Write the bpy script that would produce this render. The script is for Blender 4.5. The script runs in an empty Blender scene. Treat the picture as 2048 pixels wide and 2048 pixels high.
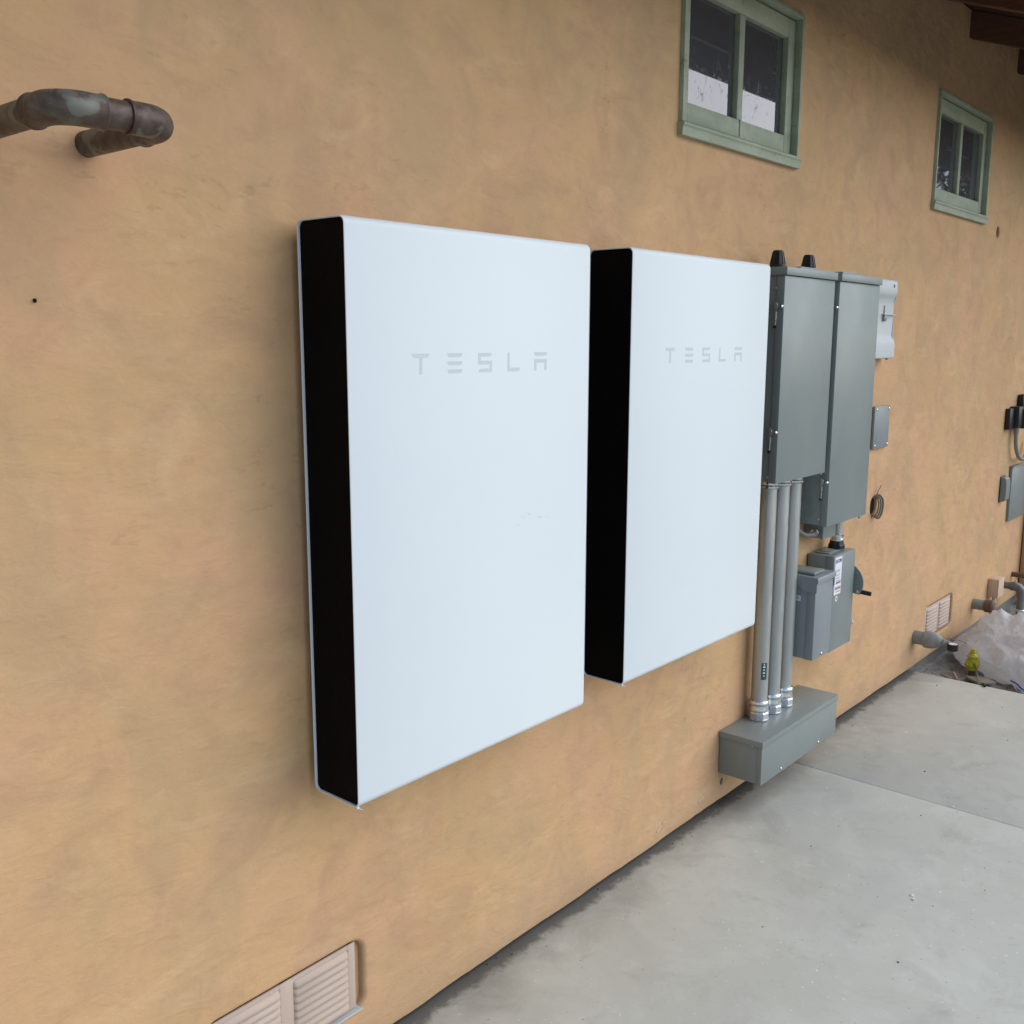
import bpy, bmesh, math, random
from mathutils import Vector, Matrix, noise as mnoise
R = math.radians
random.seed(7)
scene = bpy.context.scene
COL = scene.collection

# ------------------------------------------------------------------ camera
cam_d = bpy.data.cameras.new('camera')
cam = bpy.data.objects.new('camera', cam_d)
COL.objects.link(cam)
cam_d.sensor_width = 36.0
cam_d.lens = 35.253
cam_d.clip_start = 0.05
cam_d.clip_end = 5000
yaw, pitch, roll = 0.8631, -0.1707, 0.0023
fw = Vector((math.sin(yaw)*math.cos(pitch), math.cos(yaw)*math.cos(pitch), math.sin(pitch)))
rt = fw.cross(Vector((0, 0, 1))).normalized()
up = rt.cross(fw)
r2 = rt*math.cos(roll)+up*math.sin(roll)
u2 = -rt*math.sin(roll)+up*math.cos(roll)
m = Matrix((r2, u2, -fw)).transposed().to_4x4()
m.translation = Vector((-1.2267, -1.6107, 1.6322))
cam.matrix_world = m
scene.camera = cam

# ------------------------------------------------------------------ sky, sun, exposure
SUN_AZ, SUN_EL = R(142), R(42)          # azimuth clockwise from +Y (out of the yard, ahead right)
world = bpy.data.worlds.new('World')
scene.world = world
world.use_nodes = True
wn = world.node_tree
wn.nodes.clear()
sky = wn.nodes.new('ShaderNodeTexSky')
sky.sky_type = 'NISHITA'
sky.sun_disc = False
sky.sun_elevation = SUN_EL
sky.sun_rotation = SUN_AZ
sky.air_density = 1.0
sky.dust_density = 1.0
sky.ozone_density = 1.0
bg = wn.nodes.new('ShaderNodeBackground')
bg.inputs['Strength'].default_value = 0.105
wo = wn.nodes.new('ShaderNodeOutputWorld')
wn.links.new(sky.outputs[0], bg.inputs['Color'])
wn.links.new(bg.outputs[0], wo.inputs['Surface'])

sun_d = bpy.data.lights.new('sun', 'SUN')
sun_d.energy = 1.5
sun_d.angle = R(88)
sun_d.color = (1.0, 0.99, 0.965)
sun = bpy.data.objects.new('sun', sun_d)
COL.objects.link(sun)
sd = Vector((math.sin(SUN_AZ)*math.cos(SUN_EL), math.cos(SUN_AZ)*math.cos(SUN_EL), math.sin(SUN_EL)))
sun.rotation_euler = sd.to_track_quat('Z', 'Y').to_euler()
sun.location = (6, -8, 8)

vs = scene.view_settings
vs.view_transform = 'Standard'
vs.look = 'None'
vs.exposure = 0.65
vs.gamma = 1.0
vs.use_curve_mapping = False

# ------------------------------------------------------------------ helpers: materials
def srgb(r, g, b):
    f = lambda c: (c/255/12.92) if c/255 <= 0.04045 else ((c/255+0.055)/1.055)**2.4
    return (f(r), f(g), f(b), 1)

class NT:
    def __init__(s, name):
        s.m = bpy.data.materials.new(name)
        s.m.use_nodes = True
        s.t = s.m.node_tree
        s.b = s.t.nodes['Principled BSDF']
        s.tc = s.t.nodes.new('ShaderNodeTexCoord')
    def n(s, typ, **kw):
        x = s.t.nodes.new(typ)
        for k, v in kw.items():
            if k in x.inputs: x.inputs[k].default_value = v
            else: setattr(x, k, v)
        return x
    def l(s, a, b): s.t.links.new(a, b)
    def mapped(s, scale=(1, 1, 1), rot=(0, 0, 0), loc=(0, 0, 0)):
        mp = s.n('ShaderNodeMapping')
        mp.inputs['Scale'].default_value = scale
        mp.inputs['Rotation'].default_value = rot
        mp.inputs['Location'].default_value = loc
        s.l(s.tc.outputs['Object'], mp.inputs['Vector'])
        return mp.outputs[0]
    def noise(s, scale, detail=4, rough=.55, dist=0, vec=None, lac=2.0):
        x = s.n('ShaderNodeTexNoise')
        x.inputs['Scale'].default_value = scale
        x.inputs['Detail'].default_value = detail
        x.inputs['Roughness'].default_value = rough
        x.inputs['Distortion'].default_value = dist
        s.l(vec if vec else s.tc.outputs['Object'], x.inputs['Vector'])
        return x.outputs[0]
    def ramp(s, fac, stops, interp='LINEAR'):
        x = s.n('ShaderNodeValToRGB')
        x.color_ramp.interpolation = interp
        e = x.color_ramp.elements
        while len(e) < len(stops): e.new(0.5)
        for i, (p, c) in enumerate(stops):
            e[i].position = p
            e[i].color = c if len(c) == 4 else (*c, 1)
        s.l(fac, x.inputs[0])
        return x.outputs[0]
    def mix(s, fac, a, b, blend='MIX'):
        x = s.n('ShaderNodeMix')
        x.data_type = 'RGBA'
        x.blend_type = blend
        for sock, v in ((x.inputs[0], fac), (x.inputs[6], a), (x.inputs[7], b)):
            if isinstance(v, (int, float)): sock.default_value = v
            elif isinstance(v, tuple): sock.default_value = v if len(v) == 4 else (*v, 1)
            else: s.l(v, sock)
        return x.outputs[2]
    def math(s, op, a, b=0.0, clamp=False):
        x = s.n('ShaderNodeMath')
        x.operation = op
        x.use_clamp = clamp
        for sock, v in ((x.inputs[0], a), (x.inputs[1], b)):
            if isinstance(v, (int, float)): sock.default_value = v
            else: s.l(v, sock)
        return x.outputs[0]
    def bump(s, h, strength=.3, dist=.01, prev=None):
        x = s.n('ShaderNodeBump')
        x.inputs['Strength'].default_value = strength
        x.inputs['Distance'].default_value = dist
        s.l(h, x.inputs['Height'])
        if prev: s.l(prev, x.inputs['Normal'])
        return x.outputs[0]
    def set(s, color=None, rough=None, metal=None, normal=None, **kw):
        for k, v in (('Base Color', color), ('Roughness', rough), ('Metallic', metal), ('Normal', normal)):
            if v is None: continue
            if isinstance(v, (int, float)): s.b.inputs[k].default_value = v
            elif isinstance(v, tuple): s.b.inputs[k].default_value = v if len(v) == 4 else (*v, 1)
            else: s.l(v, s.b.inputs[k])
        for k, v in kw.items():
            s.b.inputs[k.replace('_', ' ')].default_value = v
        return s.m

def g3(v): return (v, v, v, 1)

def mat_stucco():
    t = NT('ochre_stucco')
    big = t.noise(.9, 3, .55, .5)
    mid = t.noise(3.2, 6, .62, 1.2)
    col = t.ramp(big, [(.32, (0.515, 0.321, 0.168)), (.46, (0.572, 0.359, 0.188)), (.56, (0.601, 0.376, 0.196)), (.70, (0.617, 0.380, 0.212))])
    def layer(c, noise_out, lo, hi, amt, colour):
        mk = t.ramp(noise_out, [(lo, g3(0)), (hi, g3(1))])
        return t.mix(t.math('MULTIPLY', mk, amt), c, colour)
    col = layer(col, t.noise(2.1, 4, .58, .5, t.mapped(loc=(7, 3, 2))), .46, .60, .60, (0.607, 0.349, 0.211))   # pinkish
    col = layer(col, t.noise(2.6, 4, .58, .6, t.mapped(loc=(-4, 9, 5))), .48, .64, .20, (0.617, 0.397, 0.180))  # yellower
    col = layer(col, t.noise(3.6, 5, .6, .7, t.mapped(loc=(2, -9, 4), scale=(1, 1, .7))), .46, .62, .60, (0.468, 0.328, 0.178))  # olive
    col = layer(col, t.noise(5.5, 5, .6, .8, t.mapped(loc=(5, 2, -4))), .50, .64, .45, (0.459, 0.281, 0.176))   # mauve brown
    # trowel smears: long soft streaks in two directions
    col = layer(col, t.noise(4.5, 7, .62, .8, t.mapped(rot=(0, R(-28), 0), scale=(1, 1, 1.9), loc=(5, 5, 5))), .52, .70, .40, (0.685, 0.469, 0.271))
    col = layer(col, t.noise(5.5, 8, .64, .8, t.mapped(rot=(0, R(35), 0), scale=(1, 1, 1.8))), .53, .72, .32, (0.387, 0.240, 0.131))
    col = layer(col, t.noise(26, 6, .7, .8, t.mapped(rot=(0, R(20), 0), scale=(.7, 1, 1.8), loc=(1, 8, 3))), .56, .70, .20, (0.370, 0.235, 0.131))
    # clusters of small dark scuffs
    cl = t.ramp(t.noise(1.6, 2, .5, 0, t.mapped(loc=(11, 0, 6))), [(.50, g3(0)), (.62, g3(1))])
    sp = t.ramp(t.noise(34, 3, .6, .4, t.mapped(scale=(.6, 1, 1.3))), [(.62, g3(0)), (.68, g3(1))])
    col = t.mix(t.math('MULTIPLY', t.math('MULTIPLY', cl, sp), .26), col, (0.278, 0.172, 0.095))
    col = t.mix(t.math('MULTIPLY', t.noise(170, 3, .7), .16), col, (0.370, 0.235, 0.125))
    # splash-back dust low on the wall
    sep = t.n('ShaderNodeSeparateXYZ'); t.l(t.tc.outputs['Object'], sep.inputs[0])
    low = t.ramp(t.math('ADD', t.math('MULTIPLY', sep.outputs[2], 3.0), t.math('MULTIPLY', mid, .5)), [(.22, g3(1)), (.75, g3(0))])
    col = t.mix(t.math('MULTIPLY', low, .35), col, (0.432, 0.322, 0.216))
    ridge = t.noise(4.5, 4, .5, .8, t.mapped(rot=(0, R(30), 0), scale=(.7, 1, 1.8)))
    ridge2 = t.noise(15, 6, .62, .7, t.mapped(rot=(0, R(-20), 0), scale=(.8, 1, 1.7)))
    e1 = t.noise(3.1, 4, .55, .5, t.mapped(rot=(0, R(15), 0), loc=(3, 1, 7), scale=(1, 1, 1.6)))
    edge = t.ramp(e1, [(.50, g3(0)), (.53, g3(1))])
    h = t.math('ADD', t.math('MULTIPLY', ridge, .6), t.math('MULTIPLY', ridge2, .62))
    h = t.math('ADD', h, t.math('MULTIPLY', edge, .12))
    b1 = t.bump(h, .30, .020)
    b2 = t.bump(t.noise(110, 5, .65), .45, .0014, b1)
    return t.set(col, .9, normal=b2, Specular_IOR_Level=.22)

def mat_concrete(name='broom_concrete', shift=0.0):
    t = NT(name)
    v = t.mapped(loc=(shift, shift*.7, 0))
    col = t.ramp(t.noise(1.1, 4, .58, .3, v), [(.3, (0.463, 0.476, 0.424)), (.5, (0.514, 0.530, 0.478)), (.7, (0.555, 0.572, 0.517))])
    def layer(c, noise_out, lo, hi, amt, colour):
        mk = t.ramp(noise_out, [(lo, g3(0)), (hi, g3(1))])
        return t.mix(t.math('MULTIPLY', mk, amt), c, colour)
    col = layer(col, t.noise(4.2, 7, .66, .5, v), .48, .66, .60, (0.611, 0.632, 0.585))
    col = layer(col, t.noise(5.5, 7, .68, .5, t.mapped(loc=(4+shift, 2, 1))), .54, .70, .50, (0.366, 0.371, 0.336))
    col = layer(col, t.noise(2.6, 4, .6, .4, t.mapped(loc=(-3, 6+shift, 1))), .48, .66, .50, (0.463, 0.470, 0.460))
    col = layer(col, t.noise(13, 7, .7, .4, t.mapped(loc=(1, 3+shift, 5))), .58, .70, .35, (0.652, 0.669, 0.631))
    col = layer(col, t.noise(11, 7, .7, .4, t.mapped(loc=(6, 1+shift, 2))), .60, .72, .35, (0.316, 0.313, 0.279))
    col = layer(col, t.noise(58, 2, .5, 0, v), .70, .74, .75, (.78, .77, .74))
    col = t.mix(t.math('MULTIPLY', t.ramp(t.noise(80, 2, .5, 0, t.mapped(loc=(9, 9, 0))), [(.25, g3(1)), (.29, g3(0))]), .6), col, (.12, .11, .10))
    col = t.mix(t.math('MULTIPLY', t.noise(260, 3, .75), .22), col, (0.347, 0.350, 0.320))
    # dirt along the foot of the wall (y = 0), contact shade painted in
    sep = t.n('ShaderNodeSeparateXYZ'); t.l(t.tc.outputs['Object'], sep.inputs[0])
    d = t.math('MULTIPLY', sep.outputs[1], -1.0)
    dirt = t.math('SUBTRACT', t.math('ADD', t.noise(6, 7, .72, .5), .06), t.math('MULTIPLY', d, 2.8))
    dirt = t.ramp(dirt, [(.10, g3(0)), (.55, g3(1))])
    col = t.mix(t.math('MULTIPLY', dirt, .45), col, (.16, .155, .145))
    d2 = t.math('SUBTRACT', t.math('MULTIPLY', t.noise(22, 6, .7, .4), 1.2), t.math('MULTIPLY', d, 13.0))  # narrow strip: shade of the wall joint painted in with the dirt
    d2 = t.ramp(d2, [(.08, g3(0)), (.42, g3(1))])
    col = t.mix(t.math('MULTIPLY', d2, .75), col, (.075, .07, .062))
    col = layer(col, t.noise(3.3, 5, .7, .5, t.mapped(loc=(1, 5, 3))), .68, .78, .3, (0.407, 0.334, 0.228))
    h = t.math('ADD', t.math('MULTIPLY', t.noise(8, 5, .6, .4, v), .5), t.math('MULTIPLY', t.noise(120, 4, .65, 0, v), .10))
    return t.set(col, t.ramp(t.noise(5, 4, .6), [(.3, g3(.66)), (.7, g3(.84))]), normal=t.bump(h, .35, .010), Specular_IOR_Level=.3)

def mat_dirt():
    t = NT('dirt_soil')
    col = t.ramp(t.noise(14, 8, .75, .6), [(.3, (.17, .158, .138)), (.5, (.33, .315, .28)), (.7, (.46, .44, .40))])
    h = t.noise(30, 8, .75)
    return t.set(col, .95, normal=t.bump(h, .9, .03), Specular_IOR_Level=.2)

def mat_paint(name, col, rough=.45, var=.08, bumpy=.04, dirt=.0, spec=.4, dirtcol=(.16, .14, .11)):
    t = NT(name)
    d = tuple(c*(1-var) for c in col)
    e = tuple(min(1, c*(1+var)) for c in col)
    c = t.ramp(t.noise(5, 5, .6, .4), [(.3, d), (.7, e)])
    if dirt:
        f = t.ramp(t.noise(18, 7, .72, .8), [(.52, g3(0)), (.75, g3(1))])
        c = t.mix(t.math('MULTIPLY', f, dirt), c, dirtcol)
    r = t.ramp(t.noise(9, 4, .6), [(.3, g3(max(.05, rough-.06))), (.7, g3(rough+.06))])
    n = t.bump(t.noise(160, 3, .6), bumpy, .002)
    return t.set(c, r, normal=n, Specular_IOR_Level=spec)

def mat_metal(name, col, rough=.4, var=.15, metal=1.0, scale=9, stretch=(1, 1, 1)):
    t = NT(name)
    d = tuple(c*(1-var) for c in col)
    e = tuple(min(1, c*(1+var)) for c in col)
    nz = t.noise(scale, 6, .65, .4, t.mapped(scale=stretch))
    c = t.ramp(nz, [(.3, d), (.7, e)])
    r = t.ramp(t.noise(scale*2.3, 5, .6), [(.3, g3(rough-.08)), (.7, g3(rough+.1))])
    return t.set(c, r, metal, t.bump(t.noise(120, 3), .05, .001))

def mat_copper():
    t = NT('weathered_copper')
    v = t.mapped()
    c = t.ramp(t.noise(14, 7, .7, 1.2, v), [(.34, (.030, .026, .020)), (.46, (.085, .058, .045)), (.55, (.105, .090, .074)), (.66, (.135, .140, .118))])
    red = t.ramp(t.noise(9, 4, .6, .5, t.mapped(loc=(3, 1, 4))), [(.52, g3(0)), (.64, g3(1))])
    c = t.mix(t.math('MULTIPLY', red, .5), c, (.070, .028, .026))
    gp = t.ramp(t.noise(17, 4, .55, .6, t.mapped(loc=(8, 2, 1))), [(.56, g3(0)), (.60, g3(1))])
    c = t.mix(t.math('MULTIPLY', gp, .7), c, (.175, .185, .155))
    r = t.ramp(t.noise(20, 5, .6), [(.3, g3(.38)), (.7, g3(.62))])
    return t.set(c, r, .25, t.bump(t.noise(40, 6, .65), .25, .003))

def mat_green():
    t = NT('sage_green_wood_paint')
    c = t.ramp(t.noise(4, 5, .6, .4, t.mapped(scale=(1, 1, 3))), [(.3, (.265, .30, .215)), (.7, (.36, .395, .295))])
    f = t.ramp(t.noise(16, 8, .75, 1.4), [(.58, g3(0)), (.70, g3(1))])
    c = t.mix(t.math('MULTIPLY', f, .7), c, (.06, .07, .05))
    p = t.ramp(t.noise(7, 6, .7, .8, t.mapped(loc=(3, 3, 3))), [(.52, g3(0)), (.7, g3(1))])
    c = t.mix(t.math('MULTIPLY', p, .4), c, (.51, .53, .43))
    return t.set(c, .6, normal=t.bump(t.noise(60, 5, .6, 0, t.mapped(scale=(.3, 1, 1))), .15, .002), Specular_IOR_Level=.35)

def mat_wood(name, a, b, rough=.75):
    t = NT(name)
    g = t.noise(6, 6, .65, 1.5, t.mapped(scale=(6, .6, 6)))
    return t.set(t.ramp(g, [(.3, a), (.7, b)]), rough, normal=t.bump(g, .3, .003), Specular_IOR_Level=.25)

def mat_glass():
    t = NT('window_glass_pane')
    sp = t.ramp(t.noise(38, 7, .75, 1.5, t.mapped(scale=(1.2, 1, .7))), [(.56, g3(0)), (.68, g3(1))])
    c = t.mix(sp, (.065, .065, .072), (.06, .052, .050))
    film = t.noise(30, 4, .6)
    c = t.mix(t.math('MULTIPLY', film, .35), c, (.095, .096, .105))
    t.l(t.math('SUBTRACT', .5, t.math('MULTIPLY', sp, .46)), t.b.inputs['Specular IOR Level'])
    r = t.ramp(sp, [(0, g3(.015)), (1, g3(.3))])
    big = t.noise(2.2, 2, .5)
    return t.set(c, r, normal=t.bump(big, .04, .01), IOR=2.0, Specular_IOR_Level=.5, Specular_Tint=(1, .90, .88, 1))

def mat_shell():
    t = NT('white_powder_coat')
    c = t.ramp(t.noise(2.2, 4, .6), [(.3, (.685, .742, .768)), (.7, (.705, .758, .782))])
    return t.set(c, .45, normal=t.bump(t.noise(260, 2, .5), .02, .001), Specular_IOR_Level=.4)

def mat_black_side():
    t = NT('black_vented_side')
    w = t.n('ShaderNodeTexWave'); w.wave_type = 'BANDS'; w.bands_direction = 'Y'
    w.inputs['Scale'].default_value = 55
    t.l(t.tc.outputs['Object'], w.inputs[0])
    return t.set((.0024, .0026, .0032), .6, normal=t.bump(w.outputs[1], .3, .001), Specular_IOR_Level=.06)

def mat_bag():
    t = NT('white_plastic_film')
    c = t.ramp(t.noise(4, 6, .65, .8), [(.3, (.90, .90, .91)), (.7, (.96, .96, .97))])
    h = t.noise(12, 7, .62, 2.2)
    h2 = t.noise(34, 5, .6, 1.5)
    n = t.bump(h2, .5, .008, t.bump(h, .75, .026))
    m = t.set(c, .30, normal=n, Specular_IOR_Level=.5)
    out = t.t.nodes['Material Output']
    tr = t.n('ShaderNodeBsdfTranslucent')
    tr.inputs['Color'].default_value = (.96, .96, .97, 1)
    t.l(n, tr.inputs['Normal'])
    mx = t.n('ShaderNodeMixShader')
    mx.inputs[0].default_value = .48
    t.l(t.b.outputs[0], mx.inputs[1]); t.l(tr.outputs[0], mx.inputs[2]); t.l(mx.outputs[0], out.inputs['Surface'])
    return m

def mat_pvc(name, a, b):
    t = NT(name)
    c = t.ramp(t.noise(16, 6, .68, .6), [(.32, a), (.68, b)])
    return t.set(c, .6, normal=t.bump(t.noise(60, 5), .15, .002), Specular_IOR_Level=.35)

M = dict(
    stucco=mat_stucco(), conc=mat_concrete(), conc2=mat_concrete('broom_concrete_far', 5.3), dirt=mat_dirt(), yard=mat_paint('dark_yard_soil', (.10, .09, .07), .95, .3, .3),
    found=mat_paint('foundation_concrete', (.20, .195, .18), .9, .25, .4, .4),
    shell=mat_shell(), black_side=mat_black_side(),
    logo=mat_paint('silver_print', (.56, .60, .64), .4, .02, 0),
    grey=mat_paint('grey_enclosure_paint', (.222, .252, .245), .36, .04, .05, .012),
    grey2=mat_paint('bluish_grey_paint', (.235, .262, .275), .42, .04, .05, .012),
    galv=mat_metal('galvanised_steel', (.46, .475, .465), .48, .2, .7, 12, (1, 1, .2)),
    zinc=mat_metal('bright_zinc', (.72, .74, .76), .24, .12, 1.0, 25),
    screw=mat_metal('screw_steel', (.65, .65, .64), .3, .1),
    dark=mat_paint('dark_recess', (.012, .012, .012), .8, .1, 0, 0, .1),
    blackp=mat_paint('black_plastic', (.014, .014, .015), .42, .15, .05),
    whitep=mat_paint('white_plastic', (.48, .505, .51), .4, .03, .03),
    copper=mat_copper(), green=mat_green(), glass=mat_glass(),
    rafter=mat_wood('redwood_stain', (.085, .038, .022), (.13, .060, .035)),
    sheath=mat_wood('brown_board', (.045, .025, .015), (.075, .042, .026)),
    fascia=mat_wood('slate_fascia_paint', (.12, .13, .14), (.16, .17, .18)),
    vent=mat_paint('tan_vent_paint', (.50, .395, .325), .65, .05, .08, .12, .3, (.28, .2, .14)),
    flash=mat_paint('bare_flashing', (.42, .43, .41), .65, .08, .05, .2, .2),
    label=mat_paint('white_label', (.74, .75, .80), .5, .02, 0),
    blue=mat_paint('blue_print', (.02, .035, .22), .5, .02, 0),
    inkgrey=mat_paint('grey_print', (.28, .28, .33), .5, .02, 0),
    inkred=mat_paint('red_print', (.30, .10, .12), .5, .02, 0),
    inkblack=mat_paint('black_print', (.02, .02, .025), .5, .02, 0),
    sticker=mat_paint('dark_green_sticker', (.035, .085, .075), .5, .1, 0),
    pvc=mat_pvc('weathered_grey_pvc', (.19, .195, .18), (.30, .31, .29)),
    rust=mat_pvc('rusty_iron', (.10, .06, .045), (.20, .125, .095)),
    iron=mat_metal('grey_iron_pipe', (.20, .20, .195), .5, .3, .5, 18),
    beige=mat_paint('beige_plastic', (.60, .45, .32), .6, .06, .05, .15),
    yellow=mat_paint('yellow_enamel', (.46, .42, .035), .4, .15, .08, .35, .4, (.16, .13, .02)),
    bag=mat_bag(), cable=mat_paint('grey_cable_jacket', (.24, .24, .235), .5, .1, .05),
    wire=mat_paint('tan_cable_jacket', (.20, .175, .13), .6, .15, .05),
    dial=mat_paint('dial_face', (.75, .75, .76), .4, .01, 0),
    stick=mat_wood('weathered_stick', (.26, .20, .15), (.42, .34, .27)),
    slabw=mat_wood('mossy_board', (.20, .19, .14), (.33, .31, .24)),
    chip=mat_paint('pale_plaster', (.60, .48, .38), .9, .1, .1),
    bluebag=mat_paint('bag_blue_print', (.05, .13, .55), .4, .05, 0),
    leaf=mat_paint('leaf_green', (.05, .075, .03), .5, .35, 0),
    debris=mat_paint('white_chips', (.68, .66, .62), .8, .2, .1),
    pebble=mat_paint('dark_pebbles', (.07, .062, .055), .9, .3, .2),
)

# ------------------------------------------------------------------ helpers: meshes
def new_bm(): return bmesh.new()

def append(dst, src, mtx=None):
    if mtx is not None: bmesh.ops.transform(src, matrix=mtx, verts=src.verts)
    me = bpy.data.meshes.new('tmp')
    src.to_mesh(me); src.free()
    dst.from_mesh(me)
    bpy.data.meshes.remove(me)

def box(bm, x0, x1, y0, y1, z0, z1, bev=0.0, seg=2, mtx=None):
    b = bmesh.new()
    bmesh.ops.create_cube(b, size=1)
    lo = Vector((min(x0, x1), min(y0, y1), min(z0, z1))); hi = Vector((max(x0, x1), max(y0, y1), max(z0, z1)))
    for v in b.verts:
        v.co = Vector((lo[i]+(v.co[i]+.5)*(hi[i]-lo[i]) for i in range(3)))
    if bev > 0:
        bmesh.ops.bevel(b, geom=b.edges[:], offset=bev, segments=seg, profile=.5, affect='EDGES')
    append(bm, b, mtx)

def frame_from(d):
    d = d.normalized()
    a = Vector((0, 0, 1)) if abs(d.z) < .9 else Vector((1, 0, 0))
    u = d.cross(a).normalized()
    return u, d.cross(u).normalized()

def tube(bm, pts, rad, n=14, caps=True):
    pts = [Vector(p) for p in pts]
    rs = rad if isinstance(rad, (list, tuple)) else [rad]*len(pts)
    rings = []
    u = None
    for i, p in enumerate(pts):
        d = (pts[min(i+1, len(pts)-1)]-pts[max(i-1, 0)]).normalized()
        if u is None: u, _ = frame_from(d)
        u = (u-d*u.dot(d)).normalized()
        w = d.cross(u)
        rings.append([bm.verts.new(p+(u*math.cos(2*math.pi*k/n)+w*math.sin(2*math.pi*k/n))*rs[i]) for k in range(n)])
    for a, b in zip(rings, rings[1:]):
        for k in range(n):
            bm.faces.new((a[k], a[(k+1) % n], b[(k+1) % n], b[k]))
    if caps:
        bm.faces.new(rings[0][::-1]); bm.faces.new(rings[-1])

def lathe(bm, prof, org, axis=(0, 0, 1), n=24, hexa=()):
    """prof: list of (radius, height along axis)"""
    axis = Vector(axis).normalized(); org = Vector(org)
    u, w = frame_from(axis)
    rings = []
    for r, h in prof:
        r = max(r, 1e-5)
        rings.append([bm.verts.new(org+axis*h+(u*math.cos(2*math.pi*k/n)+w*math.sin(2*math.pi*k/n))*r) for k in range(n)])
    for a, b in zip(rings, rings[1:]):
        for k in range(n):
            bm.faces.new((a[k], a[(k+1) % n], b[(k+1) % n], b[k]))
    bm.faces.new(rings[0][::-1]); bm.faces.new(rings[-1])

def prism_x(bm, prof, x0, x1):
    """closed (y, z) outline swept along x"""
    a = [bm.verts.new((x0, y, z)) for y, z in prof]
    b = [bm.verts.new((x1, y, z)) for y, z in prof]
    n = len(prof)
    for k in range(n):
        bm.faces.new((a[k], a[(k+1) % n], b[(k+1) % n], b[k]))
    bm.faces.new(a[::-1]); bm.faces.new(b)

def flat_poly(bm, pts, y0, y1):
    """(x, z) outline given a small thickness between y0 and y1"""
    a = [bm.verts.new((x, y0, z)) for x, z in pts]
    b = [bm.verts.new((x, y1, z)) for x, z in pts]
    n = len(pts)
    for k in range(n):
        bm.faces.new((a[k], a[(k+1) % n], b[(k+1) % n], b[k]))
    bm.faces.new(a[::-1]); bm.faces.new(b)

ROOT = {}
def root_loc(o):
    while o.parent: o = o.parent
    return ROOT.get(o.name, Vector((0, 0, 0)))

def obj(name, bm, mat, parent=None, smooth=35, kind=None, label=None, recalc=True):
    if recalc: bmesh.ops.recalc_face_normals(bm, faces=bm.faces)
    me = bpy.data.meshes.new(name)
    if parent is not None:
        off = root_loc(parent)
        bmesh.ops.translate(bm, verts=bm.verts, vec=-off)
    bm.to_mesh(me); bm.free()
    if smooth is not None:
        for p in me.polygons: p.use_smooth = True
        me.set_sharp_from_angle(angle=R(smooth))
    me.materials.append(mat)
    o = bpy.data.objects.new(name, me)
    COL.objects.link(o)
    if parent is not None: o.parent = parent
    if kind: o['kind'] = kind
    if label: o['label'] = label
    return o

def thing(name, label, cat, loc, group=None):
    o = bpy.data.objects.new(name, None)
    COL.objects.link(o)
    o.location = loc
    o.empty_display_size = .05
    o['label'] = label; o['category'] = cat
    if group: o['group'] = group
    ROOT[o.name] = Vector(loc)
    return o

def tag(o, label, cat, group=None):
    o['label'] = label; o['category'] = cat
    if group: o['group'] = group
    return o

def part_box(name, dims, mat, parent, bev=.002, label=None):
    b = new_bm(); box(b, *dims, bev)
    return obj(name, b, mat, parent, label=label)

def screw(parent, p, axis=(0, -1, 0), r=.005, name='screw'):
    b = new_bm()
    lathe(b, [(r, 0), (r, .002), (r*.7, .0035), (r*.25, .004)], p, axis, 10)
    return obj(name, b, M['screw'], parent)

# ================================================================== LARGE STRUCTURE
# ground sheet to the horizon, with the low dirt strip beyond the slab
b = new_bm()
S = 1500
vs_ = [b.verts.new((x, y, -.34)) for x, y in ((-S, -S), (S, -S), (S, S), (-S, S))]
b.faces.new(vs_)
o = obj('ground', b, M['yard'], kind='structure')

b = new_bm()                       # uneven dirt bed between slab edge and return wall
nx, ny = 90, 70
gx0, gx1, gy0, gy1 = 3.70, 6.6, -2.2, .035
grid = []
for i in range(nx+1):
    row = []
    for j in range(ny+1):
        x = gx0+(gx1-gx0)*i/nx; y = gy0+(gy1-gy0)*j/ny
        z = -.062+.025*mnoise.noise(Vector((x*3, y*3, 0)))+.016*mnoise.noise(Vector((x*13, y*13, 4)))+.006*mnoise.noise(Vector((x*40, y*40, 7)))
        row.append(b.verts.new((x, y, z)))
    grid.append(row)
for i in range(nx):
    for j in range(ny):
        b.faces.new((grid[i][j], grid[i+1][j], grid[i+1][j+1], grid[i][j+1]))
obj('dirt_bed', b, M['dirt'], kind='structure')

def slab(name, x0, x1, mat):
    bb = new_bm()
    box(bb, x0, x1, -7.0, .03, -.30, 0, .006, 2)
    return obj(name, bb, mat, kind='structure')
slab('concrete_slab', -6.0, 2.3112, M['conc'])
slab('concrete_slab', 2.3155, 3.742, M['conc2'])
b = new_bm(); box(b, 2.30, 2.326, -6.99, .02, -.25, -.0030)
obj('control_joint', b, M['conc2'], kind='structure')

# ------------------------------------------------------------------ the house
house = thing('house', 'ochre stucco house wall with two small green windows under a dark timber eave', 'house', (2.0, .1, 0))

W1 = (1.388, 2.152, 2.228, 2.708)        # window openings x0, x1, z0, z1
W2 = (3.545, 4.335, 2.228, 2.722)
V1 = (-.310, .172, .078, .326)           # patches round the vent recesses
V2 = (3.86, 4.356, .076, .324)
H1 = (4.555, 4.655, 2.145, 2.245)        # round empty pipe hole
H2 = (3.035, 3.145, .860, .970)          # cable hole
OPEN = [W1, W2, V1, V2, H1, H2]
X0, X1, Z0, Z1 = -3.6, 7.0, .018, 3.130

def cuts(lo, hi, step, marks):
    pts = sorted(set([lo, hi]+[q for q in marks if lo < q < hi]))
    out = [pts[0]]
    for a, c in zip(pts, pts[1:]):
        n = max(1, int(round((c-a)/step)))
        out += [a+(c-a)*k/n for k in range(1, n+1)]
    return out

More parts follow.
